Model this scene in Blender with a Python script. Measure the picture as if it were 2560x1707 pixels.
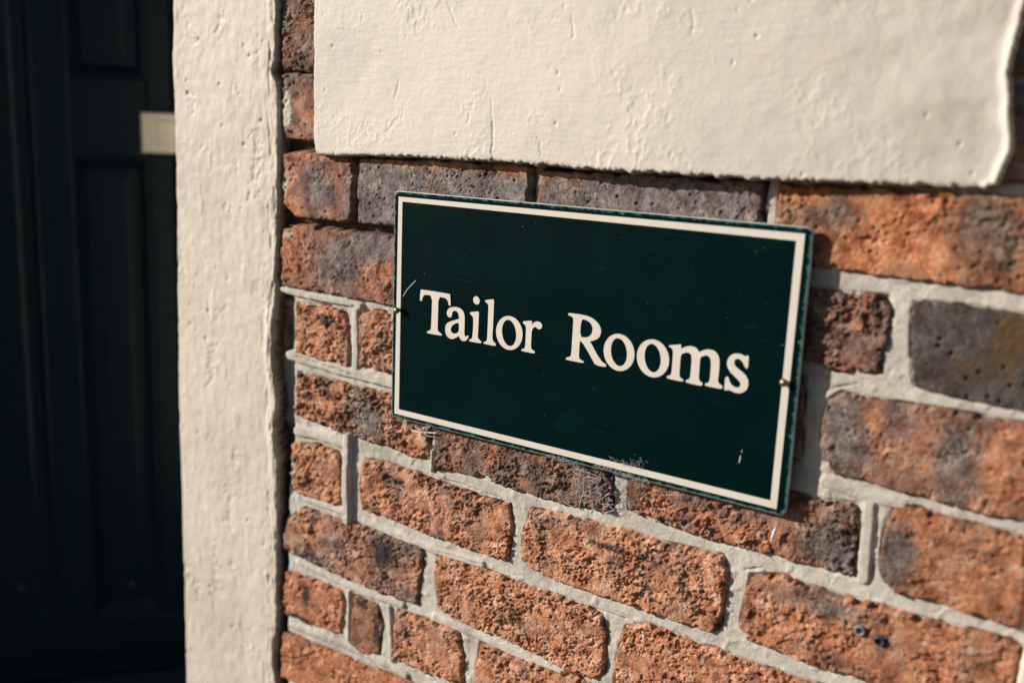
import bpy, bmesh, math, random
import numpy as np
from mathutils import Matrix, Vector
from mathutils.geometry import tessellate_polygon

for o in list(bpy.data.objects):
    bpy.data.objects.remove(o)
S = bpy.context.scene
C = S.collection

# ------------------------------------------------------------------ camera
CAM_LOC=(0.74777, -0.83235, 0.32056)
CAM_ROWS=[[0.812193, 0.582124, 0.038397], [0.148684, -0.142905, -0.978505], [-0.564124, 0.800443, -0.202619]]
CAM_LENS=36.2812

cam = bpy.data.cameras.new('camera')
cam.sensor_width = 36
cam.lens = CAM_LENS
cam.clip_start = .02
cam.clip_end = 500
cam.dof.use_dof = True
cam.dof.focus_distance = 1.045
cam.dof.aperture_fstop = 2.6
co = bpy.data.objects.new('camera', cam)
C.objects.link(co)
r0, r1, r2 = CAM_ROWS
m = Matrix(((r0[0], -r1[0], -r2[0]), (r0[1], -r1[1], -r2[1]), (r0[2], -r1[2], -r2[2]))).to_4x4()
m.translation = CAM_LOC
co.matrix_world = m
S.camera = co

# ------------------------------------------------------------------ light
TO_SUN = Vector((-1.5, -1.0, .66)).normalized()
w = bpy.data.worlds.new('World')
S.world = w
w.use_nodes = True
nt = w.node_tree
bg = nt.nodes['Background']
sky = nt.nodes.new('ShaderNodeTexSky')
sky.sky_type = 'NISHITA'
sky.sun_disc = False
sky.sun_elevation = math.asin(TO_SUN.z)
sky.sun_rotation = math.atan2(TO_SUN.x, TO_SUN.y)
nt.links.new(sky.outputs[0], bg.inputs[0])
bg.inputs[1].default_value = .05
sl = bpy.data.lights.new('sun', 'SUN')
sl.energy = 5.0
sl.angle = math.radians(.53)
sl.color = (1, .93, .85)
so = bpy.data.objects.new('sun', sl)
so.rotation_euler = TO_SUN.to_track_quat('Z', 'Y').to_euler()
so.location = TO_SUN * 6
C.objects.link(so)
S.view_settings.view_transform = 'Standard'
S.view_settings.look = 'None'
S.view_settings.gamma = 1
S.view_settings.exposure = .14

# ------------------------------------------------------------------ traced data, millimetres on the wall (x right, z up)
D={'bricks':{'A0':[[[-186.6,534.2],[-86.8,524.7],[-86.3,454.0],[-187.4,457.9]],{'rough':0.7,'char':0.45,'proud':2}],
'A1':[[[-186.1,456.1],[-86.3,450.7],[-85.7,375.1],[-133.8,374.2],[-184.2,374.1]],{'rough':0.7,'char':0.5,'proud':2,'tone':(0.8,0.8,0.8)}],
'A2':[[[-184.5,368.7],[-179.2,371.4],[-84.7,369.9],[-84.2,299.1],[-134.1,297.2],[-177.1,298.8],[-183.7,319.1]],{'rough':0.25,'char':0.55,'tone':(0.9,0.85,0.85),'proud':3,'paint':1}],
'B1':[[[-182.0,280.2],[-161.1,284.4],[-76.6,282.4],[-72.9,278.7],[-73.0,221.2],[-78.5,210.9],[-92.9,208.8],[-163.6,209.0],[-182.6,222.6],[-185.7,254.6]],{'rough':0.3,'char':0.62,'proud':3,'tone':(0.95,0.88,0.9)}],
'B2':[[[-59.5,280.6],[54.4,284.1],[166.1,286.1],[167.0,249.6],[166.4,213.7],[83.5,212.7],[-10.9,211.3],[-61.8,209.6],[-63.4,244.1]],{'rough':0.3,'char':1.05,'proud':3,'tone':(1.02,1.0,1.0)}],
'B3':[[[177.6,280.1],[289.4,283.4],[407.6,283.4],[407.5,249.3],[408.0,220.9],[294.0,219.5],[177.3,213.1]],{'rough':0.35,'char':0.95,'proud':2,'tone':(1.0,0.97,0.97)}],
'B4':[[[422.1,283.7],[536.0,284.5],[625.8,284.1],[635.1,213.2],[618.6,215.3],[564.9,214.6],[518.9,215.6],[458.2,217.4],[420.9,218.1],[421.9,248.8]],{'rough':0.4,'char':0.4,'proud':3,'tone':(0.95,0.8,0.66)}],
'C1':[[[-187.1,183.9],[-180.7,195.8],[-148.2,200.5],[-105.6,197.7],[-10.7,199.1],[36.1,199.1],[36.0,119.8],[-10.4,122.9],[-57.7,122.3],[-95.0,124.0],[-148.4,124.0],[-187.7,125.1],[-189.5,154.9]],{'rough':0.45,'char':0.55,'proud':3,'tone':(0.93,0.86,0.86)}],
'CH':[[[45.6,197.2],[172.1,198.4],[400.0,202.3],[403.8,138.9],[298.5,134.0],[175.7,130.1],[47.6,127.5]],{'rough':0.5,'char':0.5,'proud':-1}],
'C2':[[[410.5,200.2],[457.5,197.6],[488.3,198.4],[518.9,199.2],[525.1,185.4],[522.1,164.3],[520.4,136.0],[488.5,132.6],[457.0,135.7],[414.2,136.5]],{'rough':1.0,'char':0.6,'proud':1,'tone':(0.8,0.75,0.75)}],
'C3':[[[540.2,197.9],[577.8,199.3],[620.3,198.5],[647.2,198.0],[657.0,123.8],[629.7,124.6],[586.5,126.3],[548.6,129.5],[544.9,140.4],[540.1,177.3]],{'rough':0.15,'char':1.0,'proud':0,'ochre':1,'tone':(0.42,0.42,0.42)}],
'D0':[[[-199.1,97.8],[-182.1,98.1],[-182.6,38.8],[-199.7,38.6]],{'rough':0.7,'char':0.4,'proud':-9}],
'D1':[[[-165.7,104.3],[-123.8,108.8],[-83.4,106.6],[-80.0,81.3],[-75.8,42.2],[-119.7,40.2],[-166.1,43.5]],{'rough':1.0,'char':0.15,'proud':1}],
'D2':[[[-61.9,106.7],[-34.9,113.1],[41.3,113.7],[42.0,49.3],[-10.7,45.2],[-40.0,44.4],[-61.9,45.0]],{'rough':1.0,'char':0.3,'proud':1}],
'DH':[[[53.7,112.5],[255.7,121.4],[260.7,44.7],[165.1,42.8],[55.7,46.8]],{'rough':0.6,'char':0.4,'proud':-1}],
'DI':[[[266.9,120.7],[458.6,123.0],[462.0,45.2],[271.9,44.9]],{'rough':0.6,'char':0.4,'proud':-1}],
'D3':[[[481.0,106.8],[491.1,114.2],[515.3,113.9],[582.9,115.2],[653.2,115.0],[662.9,41.0],[641.0,39.8],[597.7,38.8],[550.3,40.9],[512.8,44.7],[494.6,44.0],[482.3,53.3],[477.5,73.5],[478.2,94.1]],{'rough':0.6,'char':0.5,'proud':3,'tone':(0.88,0.83,0.8)}],
'E1':[[[-164.1,20.0],[-123.7,21.0],[-76.9,19.5],[-8.9,19.5],[48.5,20.2],[47.2,-13.4],[44.6,-43.5],[16.4,-44.6],[-10.8,-43.0],[-62.2,-41.0],[-119.5,-37.5],[-168.6,-33.2],[-167.7,-4.7]],{'rough':1.0,'char':0.35,'proud':1}],
'E3':[[[54.7,13.4],[168.8,12.0],[278.4,8.5],[279.2,-43.9],[259.2,-47.7],[224.8,-50.1],[167.7,-50.7],[127.9,-47.0],[96.5,-48.0],[53.8,-52.8]],{'rough':0.85,'char':0.6,'proud':2,'tone':(0.82,0.78,0.78)}],
'E4':[[[297.4,6.5],[390.7,14.3],[468.9,18.2],[477.9,17.5],[512.9,21.2],[518.1,1.5],[517.3,-19.9],[517.9,-41.5],[503.0,-43.8],[474.3,-43.2],[441.5,-42.8],[385.5,-46.0],[345.9,-44.4],[316.2,-42.1],[297.5,-38.3],[297.6,-14.9]],{'rough':1.0,'char':0.5,'proud':1,'tone':(0.85,0.8,0.78)}],
'E6':[[[539.0,15.4],[545.5,26.8],[564.1,30.5],[576.1,28.1],[599.2,27.8],[619.9,27.2],[643.4,26.4],[648.1,-1.8],[649.7,-36.3],[646.4,-46.5],[640.7,-47.3],[608.0,-45.6],[584.4,-43.4],[554.2,-46.1],[542.1,-37.2],[537.2,-25.1],[538.6,1.2]],{'rough':0.5,'char':0.35,'proud':4,'tone':(0.78,0.7,0.64)}],
'F1':[[[-173.9,-72.1],[-130.4,-63.9],[-93.3,-63.9],[-89.2,-88.9],[-90.9,-132.6],[-140.2,-136.3],[-175.0,-132.8]],{'rough':0.8,'char':0.15,'proud':1}],
'F2':[[[-51.3,-65.2],[-21.8,-62.0],[20.2,-63.4],[65.1,-65.5],[128.8,-69.7],[157.2,-67.9],[162.0,-93.0],[157.0,-131.0],[131.4,-131.4],[89.5,-132.5],[45.0,-131.8],[-8.2,-127.1],[-53.8,-127.5],[-59.3,-98.5]],{'rough':0.9,'char':0.2,'proud':2}],
'F3':[[[184.5,-66.5],[218.5,-63.0],[289.9,-60.3],[340.2,-61.4],[397.8,-57.6],[405.0,-68.5],[403.3,-94.6],[401.7,-127.2],[393.8,-134.7],[354.0,-135.5],[294.9,-134.6],[250.7,-135.4],[215.1,-134.3],[185.7,-130.5],[176.1,-123.4],[176.1,-93.0]],{'rough':0.75,'char':0.15,'proud':3}],
'F4':[[[427.2,-68.2],[442.4,-63.7],[459.0,-58.7],[484.5,-63.1],[537.2,-62.2],[574.7,-62.7],[612.8,-60.4],[642.3,-59.4],[649.8,-62.2],[650.6,-88.7],[648.9,-124.1],[584.0,-133.1],[526.3,-131.5],[491.6,-134.1],[460.2,-130.0],[431.9,-128.7],[421.3,-118.7],[423.5,-95.5]],{'rough':0.65,'char':0.25,'proud':4,'tone':(0.86,0.8,0.76)}],
'G1':[[[-186.3,-174.9],[-153.6,-151.1],[-92.8,-149.4],[-25.7,-147.8],[38.7,-147.9],[39.9,-170.3],[32.8,-221.1],[-24.4,-223.9],[-74.8,-223.3],[-126.9,-221.3],[-186.7,-215.9],[-190.9,-194.9]],{'rough':1.0,'char':0.5,'proud':1}],
'G2':[[[60.2,-149.2],[89.5,-150.4],[142.5,-150.8],[192.3,-153.2],[213.4,-152.1],[260.2,-152.5],[275.6,-157.6],[282.2,-173.7],[282.6,-215.3],[277.6,-225.2],[238.8,-232.0],[188.1,-223.3],[155.8,-220.8],[126.4,-223.5],[91.9,-219.5],[66.3,-215.1],[58.6,-192.2]],{'rough':0.75,'char':0.1,'proud':2}],
'G3':[[[303.3,-159.3],[329.7,-148.0],[379.1,-150.7],[425.3,-152.2],[469.5,-152.7],[528.5,-149.4],[532.6,-221.2],[451.7,-227.1],[370.3,-230.3],[294.7,-235.3],[295.6,-193.1]],{'rough':0.7,'char':0.1,'proud':2,'tone':(0.95,0.9,0.88)}],
'G4':[[[542.0,-146.2],[655.0,-140.2],[657.9,-210.7],[546.4,-219.2]],{'rough':0.7,'char':0.2,'proud':2}],
'H1':[[[-186.9,-245.4],[-140.4,-241.3],[-90.2,-242.1],[-82.0,-257.9],[-89.9,-298.8],[-154.2,-304.3],[-191.9,-303.3],[-193.2,-274.8]],{'rough':0.5,'char':0.15,'proud':1,'tone':(0.95,0.85,0.8)}],
'H2':[[[-66.9,-241.5],[-30.2,-240.9],[-20.2,-262.9],[-25.3,-304.6],[-48.8,-314.4],[-74.4,-307.3],[-72.0,-274.6]],{'rough':0.3,'char':0.35,'proud':0,'ochre':0.6,'tone':(0.75,0.72,0.7)}],
'H3':[[[3.3,-238.2],[47.9,-235.3],[97.0,-234.8],[101.4,-261.0],[102.1,-296.2],[49.8,-300.3],[-4.2,-300.6],[-2.3,-271.6]],{'rough':0.9,'char':0.25,'proud':2}],
'H4':[[[124.8,-237.9],[176.7,-236.6],[254.1,-233.3],[280.5,-233.9],[280.4,-306.5],[200.4,-311.0],[117.7,-314.1],[119.5,-274.1]],{'rough':0.8,'char':0.1,'proud':2}],
'I1':[[[-192.2,-329.1],[-126.9,-328.7],[-68.5,-326.8],[-22.7,-324.8],[29.3,-323.5],[95.3,-322.1],[91.6,-385.5],[-40.2,-391.1],[-197.4,-394.6]],{'rough':0.5,'char':0.1,'proud':1,'tone':(0.9,0.8,0.72)}],
'I2':[[[-197.6,-411.9],[-53.4,-404.5],[-59.3,-492.9],[-198.6,-506.1]],{'rough':0.5,'char':0.1,'proud':1}],
'R1':[[[556,296],[650,296],[651,366],[556,366]],{'rough':0.5,'char':0.6,'proud':2}],
'R2':[[[556,372],[650,372],[651,446],[556,446]],{'rough':0.5,'char':0.6,'proud':2}],
'R3':[[[556,452],[650,452],[651,524],[556,524]],{'rough':0.5,'char':0.6,'proud':2}],
'H5':[[[290,-309],[514,-309],[514,-238],[290,-238]],{'rough':0.75,'char':0.2,'proud':2}],
'H6':[[[525,-308],[650,-308],[650,-236],[525,-236]],{'rough':0.75,'char':0.2,'proud':2}],
'I4':[[[105,-392],[330,-392],[330,-321],[105,-321]],{'rough':0.75,'char':0.2,'proud':2}],
'I5':[[[341,-391],[565,-391],[565,-320],[341,-320]],{'rough':0.75,'char':0.2,'proud':2}],
'I6':[[[576,-390],[650,-390],[650,-319],[576,-319]],{'rough':0.75,'char':0.2,'proud':2}],
'J2':[[[-43,-473],[182,-473],[182,-402],[-43,-402]],{'rough':0.75,'char':0.2,'proud':2}],
'J3':[[[192,-473],[417,-473],[417,-403],[192,-403]],{'rough':0.75,'char':0.2,'proud':2}],
'J4':[[[428,-472],[650,-472],[650,-402],[428,-402]],{'rough':0.75,'char':0.2,'proud':2}]},'spots':{'char':[[-171.3,250.7,26.7,32.7,-0.4],[-124.9,244.4,38.2,27.4,0.35],[-161.4,214.2,20.1,14.1,-0.5],[-3.5,280.3,157.4,5.5,-0.7],[144.5,279.5,24.1,9.8,-0.5],[-50.3,275.4,14.9,6.5,-0.4],[210.6,278.5,39.8,4.5,-0.6],[183.6,264.3,8.4,17.4,-0.4],[367.2,283.0,36.5,3.4,-0.4],[443.0,277.7,26.7,9.2,-0.8],[458.3,260.7,29.4,13.1,0.5],[522.3,264.1,27.0,23.5,-0.8],[543.6,237.7,26.3,12.5,-0.7],[592.7,263.8,24.4,26.8,0.6],[570.7,234.3,17.0,18.4,0.3],[491.3,229.2,19.0,13.0,-0.2],[-171.8,170.8,27.1,38.4,-0.5],[-86.1,160.9,28.1,27.7,0.6],[-37.0,188.5,35.4,13.4,0.6],[-42.5,152.0,29.9,18.1,-0.3],[-151.7,86.6,16.9,21.9,-0.4],[-40.0,-14.9,30.7,23.9,0.5],[15.2,-27.3,26.3,18.7,-0.3],[-4.8,-79.3,12.1,14.4,0.3],[57.5,-78.6,33.7,18.6,0.25],[211.8,-75.6,28.6,12.0,0.5],[459.4,-74.5,21.3,11.2,0.4],[502.8,-76.1,33.2,10.9,0.4],[476.5,-99.8,41.3,14.9,-0.3],[550.2,-14.5,15.5,24.1,0.8],[605.8,-8.9,31.2,19.9,-0.2],[571.4,22.7,17.9,6.7,-0.4],[496.5,84.9,19.6,30.9,0.5],[518.2,99.6,9.5,13.4,-0.5],[589.4,77.5,20.1,32.4,0.5],[621.0,81.4,19.1,25.3,-0.7],[557.3,36.2,18.2,10.1,-0.4],[332.0,-23.8,24.7,15.8,-0.3],[496.6,-15.1,20.0,21.4,0.5],[401.9,-29.4,44.7,11.4,-0.2],[-145.6,-180.3,34.9,21.2,-0.3]],
'soot':[[-114.8,91.8,13.1,11.9,0.8],[-107.9,1.1,29.5,12.3,0.7],[-15.4,-172.7,27.8,24.9,0.9],[-149.4,-264.4,10.0,19.1,0.9],[-164.1,-300.2,32.6,6.6,0.9],[-52.9,-246.5,19.5,11.4,0.8],[-29.7,-271.2,7.7,31.1,0.8],[4.3,-79.5,20.9,5.7,0.7],[283.1,-80.3,47.8,5.8,0.8],[331.2,-70.6,10.5,3.2,0.7],[221.2,-68.8,14.3,6.0,0.5],[160.5,-191.9,25.8,16.1,0.6],[149.4,-160.5,15.7,9.1,0.4],[506.5,5.7,13.2,17.6,0.5],[81.6,-114.6,13.9,7.0,0.5],[547.5,-18.8,11.0,20.7,0.4],[611.4,-55.5,17.2,4.0,0.5],[382.5,-184.4,12.1,8.1,0.3],[-98.7,124.6,12.8,7.0,0.5]],
'paint':[[-176.1,330.7,8.7,27.3,1.0],[-181.6,240.8,6.8,23.5,0.75],[-177.2,187.0,17.1,11.9,0.6],[-166.7,-7.2,6.3,30.4,0.7],[-171.6,-100.4,8.6,20.9,0.7],[-166.9,84.5,4.2,27.0,0.8],[424.8,250.9,10.4,4.7,0.5],[-72.0,10.1,6.4,9.6,0.7],[-69.1,-25.6,6.4,6.8,0.7],[307.2,-40.2,17.1,16.1,0.35],[33.5,-280.6,18.0,6.0,0.3]],
'ochre':[[614.5,178.1,16.2,21.3,0.8],[586.8,148.5,33.6,18.8,0.35],[-35.9,-288.9,19.3,20.9,0.5],[327.2,-16.9,24.8,5.5,0.6]]},'ribs':[[[[-186.73,119.27],[-166.59,117.86],[-122.73,117.12],[-80.6,117.35],[-60.44,115.35]],4.2,5],[[[-68.53,110.58],[-66.91,75.39],[-67.77,35.13]],5.0,3.5],[[[-176.19,40.03],[-149.79,38.36],[-109.33,36.25],[-63.96,35.31],[-2.33,33.9]],6.0,4.5],[[[-164.14,-53.47],[-136.25,-51.25],[-102.35,-51.66],[-78.58,-52.54]],6.0,4],[[[-77.36,-42.46],[-79.54,-96.36],[-77.73,-156.4]],5.2,7],[[[-161.06,-138.02],[-122.48,-138.28],[-81.86,-138.18]],4,3],[[[-50.37,-141.59],[7.56,-145.9],[67.15,-148.68],[123.26,-145.34]],4.0,2.5],[[[-161.5,-224.08],[-122.39,-227.1],[-54.5,-231.77],[9.36,-228.19]],4.5,3],[[[-75.72,-238.3],[-76.55,-301.88]],3.0,3],[[[-10.49,-238.52],[-4.81,-303.37]],3.5,3],[[[59.06,-228.7],[126.71,-230.57],[232.19,-238.09]],4.5,2],[[[-173.05,-316.77],[-122.31,-311.95],[-40.32,-310.61],[17.55,-316.06]],4.5,3],[[[523.62,24.2],[525.76,-42.48]],5.0,2.5],[[[485.18,35.08],[519.58,30.95],[548.97,30.58]],5,2],[[[50.95,-33.09],[50.41,-54.05]],2.5,4]],
'cracks':[[[-2.08,-64.23],[39.64,-61.72],[90.96,-62.15],[155.67,-65.78]],[[134.21,-118.88],[189.16,-119.31]],[[205.13,-134.77],[272.98,-136.15],[318.56,-136.79]],[[437.22,-58.13],[420.6,-64.93]],[[530.79,22.62],[532.82,-5.16],[532.34,-37.59]],[[194.74,-128.89],[187.03,-77.71]],[[502.42,123.94],[483.01,117.04]],[[62.55,-147.29],[121.74,-145.52]],[[-162.28,40.96],[-72.26,34.02]],[[264.59,-151.83],[297.13,-152.22],[315.24,-152.73]]],
'panel':[[-118.93,618.54],[-119.08,448.59],[-119.78,372.41],[-119.21,300.72],[-114.77,282.83],[-95.85,281.94],[-47.11,284.65],[10.59,286.49],[65.03,287.03],[116.46,287.54],[175.06,287.38],[255.22,286.01],[355.55,286.66],[413.76,286.37],[477.32,288.27],[538.84,288.7],[586.98,290.58],[591.33,290.86],[593.5,299.69],[594.84,308.42],[598.05,317.17],[597.95,328.55],[595.12,338.38],[593.89,352.44],[589.84,372.0],[591.72,392.77],[593.57,409.16],[595.31,419.97],[600.61,454.46],[604.57,500.99]],

'pcracks':[[[133.62,325.39],[135.27,310.09],[133.82,298.47],[136.2,288.89]],[[75.75,433.96],[81.21,422.44],[87.53,414.72]],[[131.74,346.31],[133.54,327.3]],[[15.08,334.27],[14.26,322.03]],[[104.74,330.4],[103.06,321.8]],[[340.7,422.21],[343.36,412.4],[341.55,402.66]],[[221.0,422.32],[224.21,404.72],[222.27,401.24]],[[8.88,364.54],[3.72,346.26]],[[296.96,340.38],[303.32,335.35]],[[191.91,310.32],[193.63,295.45]]],
'pillR':[[-184.46,579.21],[-187.21,452.11],[-188.84,425.98],[-191.99,386.27],[-198.95,371.98],[-189.59,361.71],[-186.69,318.88],[-185.82,273.15],[-190.47,226.35],[-190.32,179.05],[-195.21,120.7],[-199.96,80.83],[-203.35,40.49],[-202.18,20.56],[-196.71,-3.79],[-194.06,-23.65],[-200.19,-50.49],[-194.91,-96.06],[-195.83,-175.58],[-199.46,-230.6],[-200.53,-319.39],[-205.4,-343.54],[-208.93,-378.91],[-203.09,-403.78],[-205.23,-577.74]],
'pillL':[[-374.34,597.6],[-375.18,458.93],[-374.88,430.42],[-378.77,396.88],[-378.7,362.88],[-378.49,313.69],[-377.45,263.79],[-380.3,161.31],[-383.57,28.26],[-387.85,-110.82],[-391.06,-226.55],[-393.49,-346.25],[-398.96,-475.83],[-404.23,-667.19]],
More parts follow.
